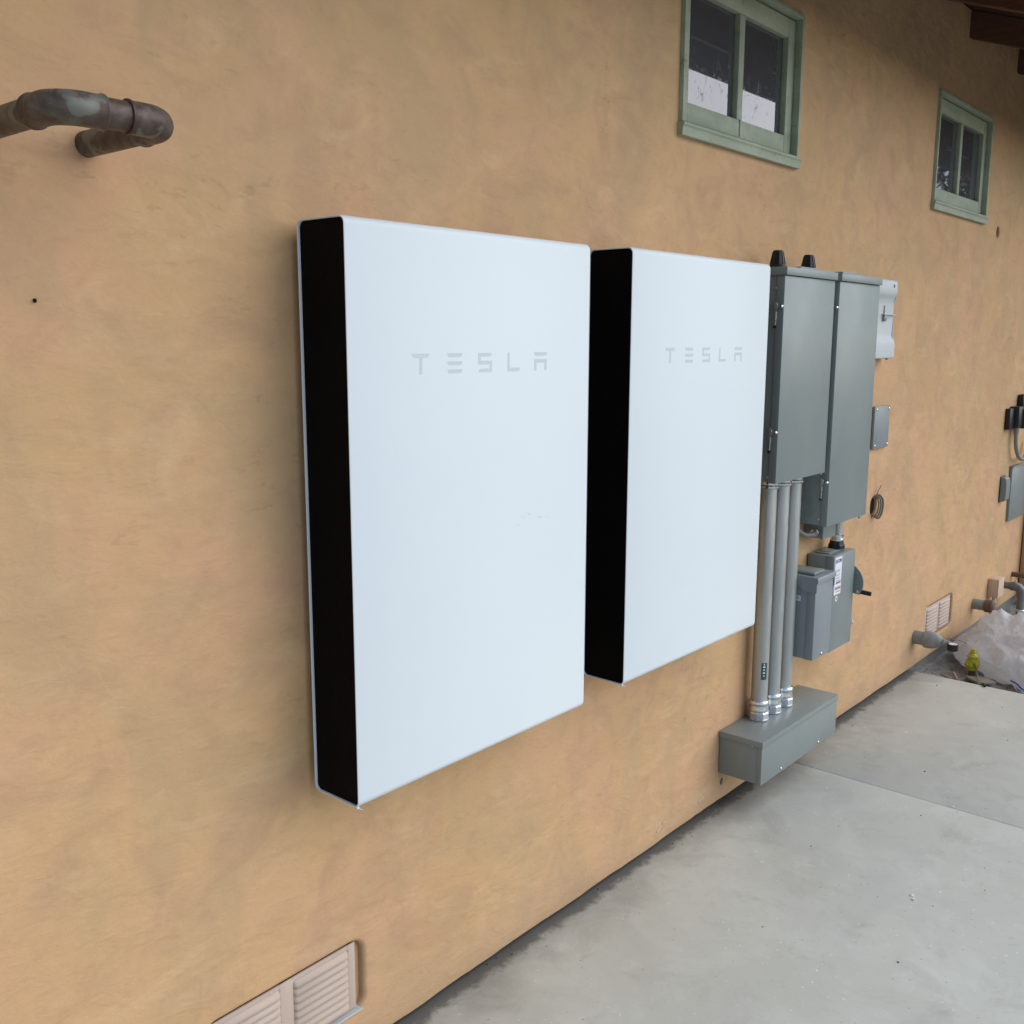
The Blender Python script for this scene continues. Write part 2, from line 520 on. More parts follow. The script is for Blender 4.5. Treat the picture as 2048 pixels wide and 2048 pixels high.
def wall_y(x, z):
    e = 1.0
    n = mnoise.noise(Vector((x*1.3, 0, z*1.3)))*.0035+mnoise.noise(Vector((x*4.1, 3, z*4.6)))*.0022+mnoise.noise(Vector((x*11, 8, z*12)))*.0008
    for (a, c, d, f) in OPEN:                      # calm down to zero at the openings
        dx = max(a-x, 0, x-c); dz = max(d-z, 0, z-f)
        e = min(e, math.hypot(dx, dz)/.05)
    return n*min(1, e)

xs = cuts(X0, X1, .03, [q for r_ in OPEN for q in r_[:2]])
zs = cuts(Z0, Z1, .03, [q for r_ in OPEN for q in r_[2:]])
def inside(x, z):
    return any(a < x < c and d < z < f for a, c, d, f in OPEN)
b = new_bm()
vg = {}
def wv(i, k):
    if (i, k) not in vg:
        x, z = xs[i], zs[k]
        zz = z
        if k == 0: zz = z+.004*mnoise.noise(Vector((x*5, 0, 0)))+.0015*mnoise.noise(Vector((x*31, 0, 0)))
        vg[(i, k)] = b.verts.new((x, wall_y(x, z)+(.004 if k == 0 else 0), zz))
    return vg[(i, k)]
for i in range(len(xs)-1):
    for k in range(len(zs)-1):
        if inside((xs[i]+xs[i+1])/2, (zs[k]+zs[k+1])/2): continue
        b.faces.new((wv(i, k), wv(i+1, k), wv(i+1, k+1), wv(i, k+1)))
# plaster thickness along the foot
foot = [vg[(i, 0)] for i in range(len(xs))]
back = [b.verts.new((v.co.x, .10, v.co.z+.001)) for v in foot]
for i in range(len(foot)-1):
    b.faces.new((back[i], back[i+1], foot[i+1], foot[i]))

def rrect(cx, cz, hw, hh, r, n=8):
    pts = []
    for sx, sz, a0 in ((1, 1, 0), (-1, 1, 90), (-1, -1, 180), (1, -1, 270)):
        for k in range(n+1):
            a = R(a0+90*k/n)
            pts.append((cx+sx*(hw-r)+r*math.cos(a), cz+sz*(hh-r)+r*math.sin(a)))
    return pts

def recess(bm, patch, inner, r, depth, lip=.010):
    """fill a rectangular opening with a patch that rolls into a rounded recess"""
    a, c, d, f = patch
    cx, cz = (inner[0]+inner[1])/2, (inner[2]+inner[3])/2
    hw, hh = (inner[1]-inner[0])/2, (inner[3]-inner[2])/2
    pcx, pcz, phw, phh = (a+c)/2, (d+f)/2, (c-a)/2, (f-d)/2
    loops = []
    ol = []
    inn = rrect(cx, cz, hw+lip, hh+lip, r+lip)
    nq = len(inn)//4
    for q, (px, pz) in enumerate(((c, f), (a, f), (a, d), (c, d))):
        for k in range(nq):
            x, z = inn[q*nq+k]
            first_is_x = q in (0, 2)
            if k == nq//2: ol.append((px, pz))
            elif (k < nq//2) == first_is_x: ol.append((px, z))
            else: ol.append((x, pz))
    loops.append([(x, 0.0, z) for x, z in ol])
    for k in range(0, 6):
        t = k/5
        off = lip*(1-math.sin(t*math.pi/2))
        yy = lip*(1-math.cos(t*math.pi/2))
        loops.append([(x, yy, z) for x, z in rrect(cx, cz, hw+off, hh+off, r+off)])
    loops.append([(x, depth, z) for x, z in rrect(cx, cz, hw, hh, r)])
    vl = [[bm.verts.new(p) for p in lp] for lp in loops]
    n = len(vl[0])
    for p, q in zip(vl, vl[1:]):
        for k in range(n):
            try: bm.faces.new((p[k], p[(k+1) % n], q[(k+1) % n], q[k]))
            except ValueError: pass
    return vl[-1]
b.faces.new(recess(b, V1, (-.278, .139, .112, .291), .036, .020, .012))
b.faces.new(recess(b, V2, (3.893, 4.322, .110, .289), .036, .020, .012))
recess(b, H1, (4.578, 4.632, 2.166, 2.224), .0269, .08, .006)
recess(b, H2, (3.052, 3.128, .872, .958), .036, .08, .008)
# square reveals behind the window frames
for a, c, d, f in (W1, W2):
    q = [(a, d), (c, d), (c, f), (a, f)]
    v0 = [b.verts.new((x, 0, z)) for x, z in q]; v1 = [b.verts.new((x, .12, z)) for x, z in q]
    for k in range(4): b.faces.new((v0[k], v0[(k+1) % 4], v1[(k+1) % 4], v1[k]))
wall = obj('wall', b, M['stucco'], house, smooth=50, recalc=False)
# black discs that paint the shade inside the two holes
for (cx, cz, r_) in ((4.605, 2.195, .04), (3.09, .915, .055)):
    b = new_bm(); lathe(b, [(r_, 0), (r_, .01)], (cx, .014, cz), (0, 1, 0), 20)
    obj('hole_shade', b, M['dark'], house)

part_box('foundation', (X0, X1, .035, .25, -.33, .05), M['found'], house, 0)
part_box('return_wall', (5.66, 5.90, -.10, -.004, .012, 3.05), M['stucco'], house, .012)
# attic side: plate and blocking behind the plaster, painted black for the void's darkness
part_box('wall_plate', (X0, X1, .10, .20, .30, 3.30), M['dark'], house, 0)

# plaster chips and small marks on the wall face
def blob(bm, cx, cz, w, h, ang, y0=-.0012, y1=.004, seed=0):
    rnd = random.Random(seed)
    pts = []
    for k in range(12):
        a = 2*math.pi*k/12
        q = .65+.5*rnd.random()
        x, z = w*math.cos(a)*q, h*math.sin(a)*q
        pts.append((cx+x*math.cos(ang)-z*math.sin(ang), cz+x*math.sin(ang)+z*math.cos(ang)))
    flat_poly(bm, pts, y0, y1)
for k, (x, z, w, h, a) in enumerate(((1.655, .070, .013, .0026, .35), (1.672, .073, .007, .003, .2), (1.39, .067, .016, .0024, .55), (1.418, .078, .009, .002, .5))):
    b = new_bm(); blob(b, x, z, w, h, a, -.0042, .004, k)
    obj('plaster_chip', b, M['chip'], house)
b = new_bm(); blob(b, -.4955, 1.690, .0022, .0032, .3, -.005, .004, 11); obj('nail_hole', b, M['dark'], house)
b = new_bm(); blob(b, 1.80, .086, .006, .011, -.2, -.005, .004, 14); obj('nail_hole', b, M['found'], house)

# ------------------------------------------------------------------ eave
SL, ZB = .368, 3.012          # slope and underside of rafters at the wall
def rafter(x, first):
    b = new_bm()
    hw = .020
    hgt = .122
    ang = math.atan(SL)
    prof = [(.15, ZB+.15*SL), (.15, ZB+.15*SL+hgt), (-.655, ZB-.655*SL+hgt), (-.655, ZB-.655*SL)]
    prism_x(b, prof, x-hw, x+hw)
    bmesh.ops.bevel(b, geom=b.edges[:], offset=.003, segments=1, affect='EDGES')
    return obj('rafter', b, M['rafter'], house)
for k in range(-8, 5):
    rafter(3.92+.815*k, k == -8)
for k in range(6):                                     # sheathing boards laid on the rafters
    y1, y0 = .15-k*.142, .15-(k+1)*.142+.004
    b = new_bm()
    zt = ZB+.1225
    prism_x(b, [(y1, zt+y1*SL), (y1, zt+y1*SL+.02), (y0, zt+y0*SL+.02), (y0, zt+y0*SL)], -3.6, 7.0)
    obj('sheathing_board', b, M['sheath'], house)
part_box('fascia', (-3.6, 7.0, -.684, -.656, 2.757, 2.878), M['fascia'], house, .003)
part_box('sky_gap_strip', (-3.6, 7.0, -.655, -.650, 2.868, 2.879), M['label'], house, .001)  # pale strip standing in for skylight leaking above the fascia
b = new_bm()
prism_x(b, [(.20, 3.255), (.20, 3.29), (-.73, 2.93), (-.73, 2.895)], -3.6, 7.0)
obj('roof_covering', b, M['fascia'], house)

# ------------------------------------------------------------------ windows
def window(x0, x1, z0, z1):
    # x0..x1, z0..z1 outer edge of the casing
    z0s = z0+.024
    b = new_bm()
    cw = .014
    box(b, x0, x0+cw, -.014, .045, z0s, z1, .0015)
    box(b, x1-cw, x1, -.014, .045, z0s, z1, .0015)
    box(b, x0+cw, x1-cw, -.014, .045, z1-.016, z1, .0015)
    w = obj('window', b, M['green'], house)
    # sash
    sx0, sx1, sz0, sz1 = x0+cw+.005, x1-cw-.005, z0s+.010, z1-.021
    st, br, tr = .048, .054, .060
    b = new_bm()
    box(b, sx0, sx0+st, .010, .042, sz0, sz1, .0025)
    box(b, sx1-st, sx1, .010, .042, sz0, sz1, .0025)
    box(b, sx0+st, sx1-st, .0105, .042, sz0, sz0+br, .0025)
    box(b, sx0+st, sx1-st, .0105, .042, sz1-tr, sz1, .0025)
    obj('sash', b, M['green'], w)
    mx = (sx0+sx1)/2
    b = new_bm(); box(b, mx-.017, mx+.017, .0115, .040, sz0+br, sz1-tr, .003)
    obj('mullion', b, M['green'], w)
    for a, c in ((sx0+st, mx-.017), (mx+.017, sx1-st)):
        b = new_bm(); box(b, a-.002, c+.002, .030, .035, sz0+br-.002, sz1-tr+.002)
        obj('pane', b, M['glass'], w, smooth=None)
    b = new_bm()
    prism_x(b, [(.045, z0s+.004), (-.021, z0s-.002), (-.023, z0s-.006), (-.023, z0s-.012), (-.018, z0s-.015), (-.018, z0-.016), (.0, z0-.016), (.045, z0-.012)], x0-.004, x1+.006)
    bmesh.ops.bevel(b, geom=b.edges[:], offset=.0015, segments=1, affect='EDGES')
    obj('sill', b, M['green'], w)
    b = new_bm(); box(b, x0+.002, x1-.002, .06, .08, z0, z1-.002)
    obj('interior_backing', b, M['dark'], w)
    return w, (sz0, br, mx)
w1, (sz0, br, mx) = window(*W1)
# crack in the bottom rail of the near window
b = new_bm(); tube(b, [(mx-.004, .0098, sz0+br), (mx+.0005, .0098, sz0+br*.7), (mx-.002, .0098, sz0+br*.45), (mx, .0098, sz0+.004)], .0014, 6)
obj('crack', b, M['dark'], w1)
window(*W2)

# ------------------------------------------------------------------ foundation vents
def vent(x0, x1, z0, z1, y=.007):
    b = new_bm()
    fr, bar = .020, .034
    mx = (x0+x1)/2
    t = .004
    box(b, x0, x0+fr, y, y+t, z0, z1, .001)
    box(b, x1-fr, x1, y, y+t, z0, z1, .001)
    box(b, mx-bar/2, mx+bar/2, y, y+t, z0, z1, .001)
    for a, c in ((x0+fr, mx-bar/2), (mx+bar/2, x1-fr)):
        box(b, a, c, y+.0004, y+t, z1-.010, z1, 0)
        box(b, a, c, y+.0004, y+t, z0, z0+.008, 0)
    v = obj('foundation_vent', b, M['vent'], house)
    pitch = (z1-z0-.018)/8
    for a, c in ((x0+fr, mx-bar/2), (mx+bar/2, x1-fr)):
        for k in range(8):
            zc = z0+.008+pitch*k
            bb = new_bm()     # pressed louvre: a curved hood, open below
            prof = [(y+.004, zc+pitch*.98), (y-.001, zc+pitch*.86), (y-.0065, zc+pitch*.52), (y-.009, zc+pitch*.20), (y-.008, zc+pitch*.17), (y-.004, zc+pitch*.5), (y+.003, zc+pitch*.84)]
            n = len(prof)
            inset = .007
            rings = []
            for xx, s in ((a, 0.25), (a+inset, 1), (c-inset, 1), (c, .25)):
                rings.append([bb.verts.new((xx, y+.003+(yy-y-.003)*s, zz)) for yy, zz in prof])
            for p, q in zip(rings, rings[1:]):
                for i in range(n): bb.faces.new((p[i], p[(i+1) % n], q[(i+1) % n], q[i]))
            bb.faces.new(rings[0]); bb.faces.new(rings[-1][::-1])
            obj('louver', bb, M['vent'], v, smooth=60)
    bb = new_bm(); box(bb, x0+.004, x1-.004, y+.007, y+.011, z0, z1)
    obj('screen', bb, M['dark'], v)
    return v
v1 = vent(-.258, .118, .124, .286)
b = new_bm()
prism_x(b, [(.020, .1225), (-.001, .1180), (-.003, .1150), (-.002, .1145), (.020, .1185)], -.06, .131)
obj('flashing', b, M['flash'], v1)
v2 = vent(3.91, 4.305, .121, .284, .008)

# ================================================================== BATTERY UNITS
def letters(parent, ox, oz, y):
    T = .0003
    hgt = .041
    def P(pts, name='letter'):
        bm = new_bm()
        flat_poly(bm, [(ox+x, oz+z) for x, z in pts], y-T, y+.001)
        obj(name, bm, M['logo'], parent, smooth=None)
    top = .0085
    # T
    P([(.163, .041), (.2135, .041), (.2095, .0345), (.206, .0325), (.1925, .0325), (.1925, 0), (.1845, 0), (.1845, .0325), (.1705, .0325), (.167, .0345)])
    # E: three bars
    for z in (.041, .0245, .008):
        P([(.264, z), (.309, z), (.3065, z-.006), (.303, z-.008), (.270, z-.008), (.2665, z-.006)], 'letter_bar')
    # S
    P([(.358, .041), (.4015, .041), (.399, .0355), (.395, .033), (.3655, .033), (.3655, .0245), (.4015, .0245), (.4015, 0), (.358, 0), (.361, .006), (.365, .008), (.394, .008), (.394, .0165), (.358, .0165)])
    # L
    P([(.453, .041), (.4605, .041), (.4605, .008), (.496, .008), (.4935, .0025), (.489, 0), (.453, 0)])
    # A
    P([(.5445, .041), (.591, .041), (.5885, .0355), (.585, .033), (.5505, .033), (.547, .0355)], 'letter_bar')
    P([(.5455, .0255), (.590, .0255), (.590, 0), (.5825, 0), (.5825, .0175), (.553, .0175), (.553, 0), (.5455, 0)], 'letter_bar')

def battery(x, z, label, W=.753, H=1.15):
    yF, yB = -.160, -.0215
    o = thing('battery_unit', label, 'battery', (x, 0, z), 'white wall batteries')
    cy, cz = (yF+yB)/2, z+H/2
    hw, hh = (yB-yF)/2, H/2
    def loop(inset, r): return [(cy+(py), cz+pz) for py, pz in [(a-0, c-0) for a, c in rrect(0, 0, hw-inset, hh-inset, r, 6)]]
    b = new_bm()
    o_ = loop(0, .016); i_ = loop(.0030, .0132)
    e = .0016
    rings = []
    for lp, xx, ins in ((i_, x+.030, 0), (i_, x+e*.5, 0), (loop(.0024, .0137), x, 0), (loop(.0008, .0152), x, 0), (o_, x+e, 0), (o_, x+W-e, 0), (loop(.0008, .0152), x+W, 0), (loop(.0024, .0137), x+W, 0), (i_, x+W-e*.5, 0), (i_, x+W-.030, 0)):
        rings.append([b.verts.new((xx, yy, zz)) for yy, zz in lp])
    n = len(rings[0])
    for p, q in zip(rings, rings[1:]):
        for k in range(n): b.faces.new((p[k], p[(k+1) % n], q[(k+1) % n], q[k]))
    obj('shell', b, M['shell'], o, smooth=28)
    for xx in (x+.0055, x+W-.0095):
        b = new_bm(); prism_x(b, loop(.0031, .0130), xx, xx+.004)
        obj('end_panel', b, M['black_side'], o)
    letters(o, x, z+.858, yF)
    part_box('mounting_bracket', (x+.06, x+W-.06, -.0212, -.001, z+.10, z+H-.12), M['dark'], o, .001)
    b = new_bm()
    box(b, x+.001, x+.007, yF+.006, yF+.012, z-.0025, z+.002, .0008)
    tube(b, [(x+.004, yF+.008, z-.0015), (x+.007, yF+.001, z-.003), (x+.009, yF-.001, z-.003)], .0010, 6)
    obj('clip', b, M['shell'], o)
    return o
BAT1 = battery(0, .7044, 'white wall battery nearest the bent copper pipe, its whole black left end in view')
battery(.9335, .7112, 'white wall battery hung between the other battery and the grey enclosures')

for k, (x, z, l_) in enumerate(((.50, 1.232, .018), (.523, 1.238, .010), (.487, 1.216, .006), (.56, 1.226, .014), (.59, 1.222, .008))):
    b = new_bm()
    flat_poly(b, [(x, z), (x+l_, z-.004-.002*(k % 2)), (x+l_+.001, z-.0034), (x+.001, z+.0005)], -.1603, -.159)
    obj('scuff_mark', b, M['logo'], BAT1, smooth=None)

# ================================================================== ENCLOSURES
def latch(parent, x, y, z):
    """draw latch on a left-hand (x = const) side: strike on the body, bolt on the door, hanging hook"""
    b = new_bm()
    box(b, x-.003, x, y+.004, y+.012, z-.016, z+.018, .001)
    box(b, x-.010, x-.001, y-.002, y+.008, z-.006, z+.012, .0015)
    la = obj('latch', b, M['galv'], parent)
    b = new_bm(); lathe(b, [(.006, 0), (.006, .006), (.004, .009), (.002, .0095)], (x-.0005, y-.013, z+.002), (-1, 0, 0), 12)
    obj('bolt', b, M['screw'], la)
    b = new_bm(); tube(b, [(x-.006, y+.003, z-.014), (x-.005, y+.004, z-.034), (x-.007, y+.003, z-.050), (x-.004, y+.006, z-.056)], [.0028, .0022, .0022, .003], 8)
    obj('hook', b, M['screw'], la)
    b = new_bm(); lathe(b, [(.0045, 0), (.0045, .004), (.003, .005)], (x, y+.008, z-.062), (-1, 0, 0), 10)
    obj('rivet', b, M['blackp'], la)

def cabinet(name, label, cat, x0, x1, z0, z1, depth, seam, hood=.026, mat='grey', grp=None):
    o = thing(name, label, cat, ((x0+x1)/2, 0, z0), grp)
    part_box('body', (x0+.004, x1-.004, -.002, -(depth-seam), z0+.003, z1-.002), M[mat], o, .002)
    part_box('door', (x0, x1, -(depth-seam)+.006, -depth, z0, z1-hood-.001), M[mat], o, .0025)
    b = new_bm()
    box(b, x0-.003, x1+.003, -.002, -depth-.007, z1-.003, z1, .001)
    box(b, x0-.003, x1+.003, -depth-.0075, -depth-.0045, z1-hood, z1-.0005, .001)
    box(b, x0-.0032, x0-.0012, -.002, -depth-.005, z1-hood, z1-.0006, .0006)
    box(b, x1+.0012, x1+.0032, -.002, -depth-.005, z1-hood, z1-.0006, .0006)
    obj('rain_hood', b, M[mat], o)
    return o
A = cabinet('electrical_enclosure', 'broad tall grey enclosure beside the white battery, two black plugs on its top', 'electrical box', 1.810, 2.198, 1.165, 1.861, .150, .022, grp='tall grey enclosures')
latch(A, 1.810, -.130, 1.735)
latch(A, 1.810, -.130, 1.332)
for z in (1.795, 1.185):
    screw(A, (1.8138, -.118, z), (-1, 0, 0), .004)
for hx, hy in ((1.915, -.070), (2.150, -.070)):
    b = new_bm()
    lathe(b, [(.026, 0), (.026, .014), (.0235, .017), (.0165, .056), (.0155, .060), (.004, .0605)], (hx, hy, 1.8612), (0, 0, 1), 20)
    gl = obj('cable_plug', b, M['blackp'], A)
    for k in range(10):
        a = 2*math.pi*k/10
        bb = new_bm()
        tube(bb, [(hx+math.cos(a)*.0245, hy+math.sin(a)*.0245, 1.8782), (hx+math.cos(a)*.0168, hy+math.sin(a)*.0168, 1.917)], .0016, 5)
        obj('rib', bb, M['blackp'], gl)
part_box('knockout_plate', (1.93, 2.08, -.145, -.09, 1.861, 1.8675), M['grey'], A, .001)
Bx = cabinet('electrical_enclosure', 'narrower-looking grey enclosure hanging lower, between the three conduits and white gateway', 'electrical box', 2.240, 2.610, .960, 1.861, .150, .020, grp='tall grey enclosures')
latch(Bx, 2.240, -.130, 1.122)
latch(Bx, 2.240, -.130, 1.742)
for z in (1.152, .985): screw(Bx, (2.2438, -.116, z), (-1, 0, 0), .004)
for r_ in (.012, .019, .027, .034):                  # knockout rings pressed into the side
    b = new_bm()
    ang = [2*math.pi*k/28 for k in range(28)]
    for k in range(28):
        a0, a1 = ang[k], ang[(k+1) % 28]
        q = []
        for rr, xx in ((r_-.0016, 2.2442), (r_, 2.2428), (r_+.0016, 2.2442)):
            q.append([(xx, -.072+rr*math.cos(a), 1.027+rr*math.sin(a)) for a in (a0, a1)])
        for p_, w_ in zip(q, q[1:]):
            b.faces.new([b.verts.new(c_) for c_ in (p_[0], p_[1], w_[1], w_[0])])
    bmesh.ops.remove_doubles(b, verts=b.verts, dist=1e-5)
    obj('knockout_ring', b, M['grey'], Bx)
part_box('knockout_plate', (2.27, 2.44, -.145, -.06, 1.861, 1.8685), M['grey'], Bx, .001)
b = new_bm(); lathe(b, [(.006, 0), (.006, .012), (.003, .014)], (2.575, -.140, .960), (0, 0, -1), 12); obj('drain_screw', b, M['screw'], Bx)

# white plastic gateway
G = thing('gateway_unit', 'white moulded plastic gateway with a waisted front, right of the tall enclosures', 'control box', (2.90, 0, 1.554))
gx0, gx1 = 2.815, 3.075
gp = [(-.002, 1.556), (-.047, 1.556), (-.051, 1.560), (-.051, 1.612), (-.048, 1.626), (-.043, 1.636), (-.038, 1.644), (-.0355, 1.655), (-.035, 1.72), (-.0355, 1.775), (-.037, 1.793), (-.041, 1.806), (-.045, 1.813), (-.047, 1.820), (-.0475, 1.832), (-.0475, 1.868), (-.043, 1.8745), (-.002, 1.8745)]
b = new_bm(); prism_x(b, gp, gx0, gx1)
bmesh.ops.bevel(b, geom=[e for e in b.edges if abs(e.verts[0].co.x-e.verts[1].co.x) < 1e-6], offset=.004, segments=3, affect='EDGES')
obj('housing', b, M['whitep'], G, smooth=40)
b = new_bm(); lathe(b, [(.0065, 0), (.0065, .002)], (3.035, -.047, 1.852), (0, -1, 0), 14); obj('port_plug', b, M['blackp'], G)
b = new_bm()
box(b, 2.966, 2.971, -.034, -.041, 1.738, 1.772, .001)
box(b, 2.945, 3.078, -.034, -.048, 1.734, 1.738, .001)
obj('bracket', b, M['whitep'], G)
b = new_bm(); lathe(b, [(.012, 0), (.014, .010), (.006, .014)], (2.968, -.034, 1.721), (0, -1, 0), 14); obj('knob', b, M['grey2'], G)
b = new_bm(); lathe(b, [(.006, 0), (.006, .006)], (3.02, -.040, 1.5575), (0, 0, -1), 10); obj('foot_screw', b, M['blackp'], G)

# grey blank cover plate with four screws
J = thing('cover_plate', 'square bluish grey cover plate with four corner screws on the stucco', 'cover plate', (3.09, 0, 1.17))
part_box('plate', (3.004, 3.176, -.0005, -.0125, 1.172, 1.354), M['grey2'], J, .0025)
for x in (3.020, 3.160):
    for z in (1.186, 1.340): screw(J, (x, -.0125, z), r=.0055)

# ------------------------------------------------------------------ disconnect switch
D = thing('disconnect_switch', 'grey safety switch with a white warning label and black side handle', 'switch box', (2.52, 0, .43))
dx0, dx1, dz0, dz1, dd = 2.422, 2.628, .434, .815, .112
part_box('body', (dx0+.003, dx1-.003, -.004, -.086, dz0+.002, dz1-.001), M['grey'], D, .002)
part_box('door', (dx0, dx1, -.080, -dd, dz0, dz1), M['grey'], D, .003)
b = new_bm(); box(b, dx0+.03, dx1-.03, -.02, -.078, dz1, dz1+.004, .001); lathe(b, [(.030, 0), (.030, .003), (.024, .005)], (2.50, -.05, dz1+.004), (0, 0, 1), 20)
obj('top_plate', b, M['grey'], D)
lb = part_box('warning_label', (2.432, 2.495, -dd-.0008, -dd+.001, .660, .808), M['label'], D, 0)
def lab(name, x0, x1, z0, z1, mat): return part_box(name, (x0, x1, -dd-.0014, -dd-.0004, z0, z1), M[mat], lb, 0)
fc = bpy.data.curves.new('tmp_text', 'FONT'); fc.body = 'EATON'; fc.size = .0195; fc.extrude = .0003; fc.offset = .0004
to = bpy.data.objects.new('tmp_text', fc); COL.objects.link(to)
bpy.context.view_layer.update()
dg = bpy.context.evaluated_depsgraph_get()
tm = bpy.data.meshes.new_from_object(to.evaluated_get(dg))
bpy.data.objects.remove(to)
b = new_bm(); b.from_mesh(tm); bpy.data.meshes.remove(tm)
wtx = max(v.co.x for v in b.verts)
bmesh.ops.transform(b, matrix=Matrix.Translation((2.4365, -dd-.0011, .786)) @ Matrix.Rotation(R(90), 4, 'X') @ Matrix.Diagonal((.054/wtx, 1, 1, 1)), verts=b.verts)
obj('label_title', b, M['blue'], lb, smooth=None)
for k, z in enumerate((.757, .753, .749, .739, .735, .726, .722)):
    lab('print_line', 2.440, 2.478+.006*((k*3) % 2), z, z+.0016, 'inkgrey')
lab('print_block', 2.446, 2.490, .703, .710, 'inkred')
lab('print_block', 2.446, 2.490, .713, .716, 'inkgrey')
lab('print_block', 2.442, 2.491, .688, .6895, 'inkblack')
lab('print_block', 2.442, 2.491, .681, .686, 'inkred')
lab('print_block', 2.4405, 2.442, .680, .692, 'inkblack')
lab('print_block', 2.446, 2.488, .670, .673, 'inkred')
b = new_bm(); lathe(b, [(.0105, 0), (.0105, .0008)], (2.460, -dd, .643), (0, -1, 0), 20); sl = obj('round_label', b, M['label'], D)
b = new_bm(); lathe(b, [(.004, 0), (.004, .0006)], (2.460, -dd-.0008, .643), (0, -1, 0), 12); obj('print_dot', b, M['inkblack'], sl)
# side-mounted operating handle: quarter disc in the y-z plane with a black grip
b = new_bm()
cyh, czh, rr = -.070, .668, .080
pts = [(-.05, .742)]
for k in range(13):
    a = R(95-130*k/12)
    pts.append((cyh-rr*math.cos(a)*.98, czh+.006+rr*math.sin(a)))
pts += [(-.120, .630), (-.05, .64)]
prism_x(b, pts, 2.634, 2.640)
bmesh.ops.bevel(b, geom=[e for e in b.edges if abs(e.verts[0].co.x-e.verts[1].co.x) < 1e-6], offset=.001, segments=1, affect='EDGES')
hd = obj('handle_plate', b, M['grey'], D)
b = new_bm(); box(b, 2.628, 2.635, -.04, -.09, .62, .75, .002); obj('handle_mount', b, M['grey'], D)
b = new_bm(); tube(b, [(2.638, -.122, .640), (2.640, -.132, .639)], .008, 10); obj('handle_pin', b, M['beige'], hd)
b = new_bm(); box(b, -.006, .006, 0, -.046, -.0085, .0085, .003)
bmesh.ops.transform(b, matrix=Matrix.Translation((2.641, -.134, .640)) @ Matrix.Rotation(R(3), 4, 'X'), verts=b.verts)
obj('handle_grip', b, M['blackp'], hd)
b = new_bm(); tube(b, [(2.629, -.098, .524), (2.634, -.112, .520), (2.634, -.116, .508), (2.630, -.108, .503)], .0028, 8); obj('hasp', b, M['screw'], D)
for x in (2.45, 2.60): pass

# ------------------------------------------------------------------ meter/breaker box in front
Bk = thing('breaker_box', 'small grey breaker box tucked between the three conduits and the safety switch', 'electrical box', (2.27, 0, .462))
mx0, mx1, mz0, mz1, md = 2.196, 2.350, .463, .779, .142
part_box('body', (mx0+.003, mx1-.003, -.004, -.118, mz0+.001, mz1-.003), M['grey2'], Bk, .002)
part_box('door', (mx0, mx1, -.110, -md, mz0, mz1-.024), M['grey2'], Bk, .003)
b = new_bm()
prism_x(b, [(-.004, mz1+.002), (-md-.006, mz1-.002), (-md-.008, mz1-.006), (-md-.008, mz1-.022), (-md-.005, mz1-.0225), (-md-.005, mz1-.008), (-.004, mz1-.003)], mx0-.003, mx1+.003)
obj('rain_hood', b, M['grey2'], Bk)
for xx in (mx0-.0032, mx1+.0012):      # side gussets of the hood
    b = new_bm(); prism_x(b, [(-.03, mz1-.004), (-md-.004, mz1-.006), (-md-.004, mz1-.058), (-.098, mz1-.058), (-.088, mz1-.050)], xx, xx+.002)
    obj('hood_gusset', b, M['grey2'], Bk)
part_box('hub_plate', (mx0+.02, mx1-.045, -.050, -.125, mz1+.0015, mz1+.012), M['grey'], Bk, .002)
sl = part_box('side_label', (mx0+.0018, mx0+.004, -.058, -.084, .681, .701), M['label'], Bk, 0)
for k in range(4):
    part_box('print_stroke', (mx0+.0012, mx0+.0019, -.061-.005*k, -.0635-.005*k, .687, .697), M['inkgrey'], sl, 0)
screw(Bk, (2.272, -md, .475), r=.006)

# ------------------------------------------------------------------ wireway trough
T = thing('wireway_trough', 'long grey metal trough mounted low on the wall, three conduits rising from its lid', 'wireway', (2.085, 0, .127))
tx0, tx1, tz0, tz1, td = 1.770, 2.400, .127, .285, .165
part_box('body', (tx0+.005, tx1-.005, -.002, -td+.006, tz0+.002, tz1-.003), M['grey'], T, .002)
part_box('front_cover', (tx0+.003, tx1-.003, -td+.018, -td, tz0, tz1-.004), M['grey'], T, .002)
b = new_bm()
box(b, tx0, tx1, -.002, -td-.003, tz1-.003, tz1, .0012)
box(b, tx0, tx1, -td-.003, -td-.0008, tz1-.021, tz1-.0008, .0008)
box(b, tx0, tx0+.0022, -.002, -td-.002, tz1-.021, tz1-.0009, .0008)
box(b, tx1-.0022, tx1, -.002, -td-.002, tz1-.021, tz1-.0009, .0008)
obj('lid', b, M['grey'], T)
for x in (1.925, 2.237): screw(T, (x, -td, .141), r=.0055)
screw(T, (tx0+.0045, -.128, .262), (-1, 0, 0), .003)

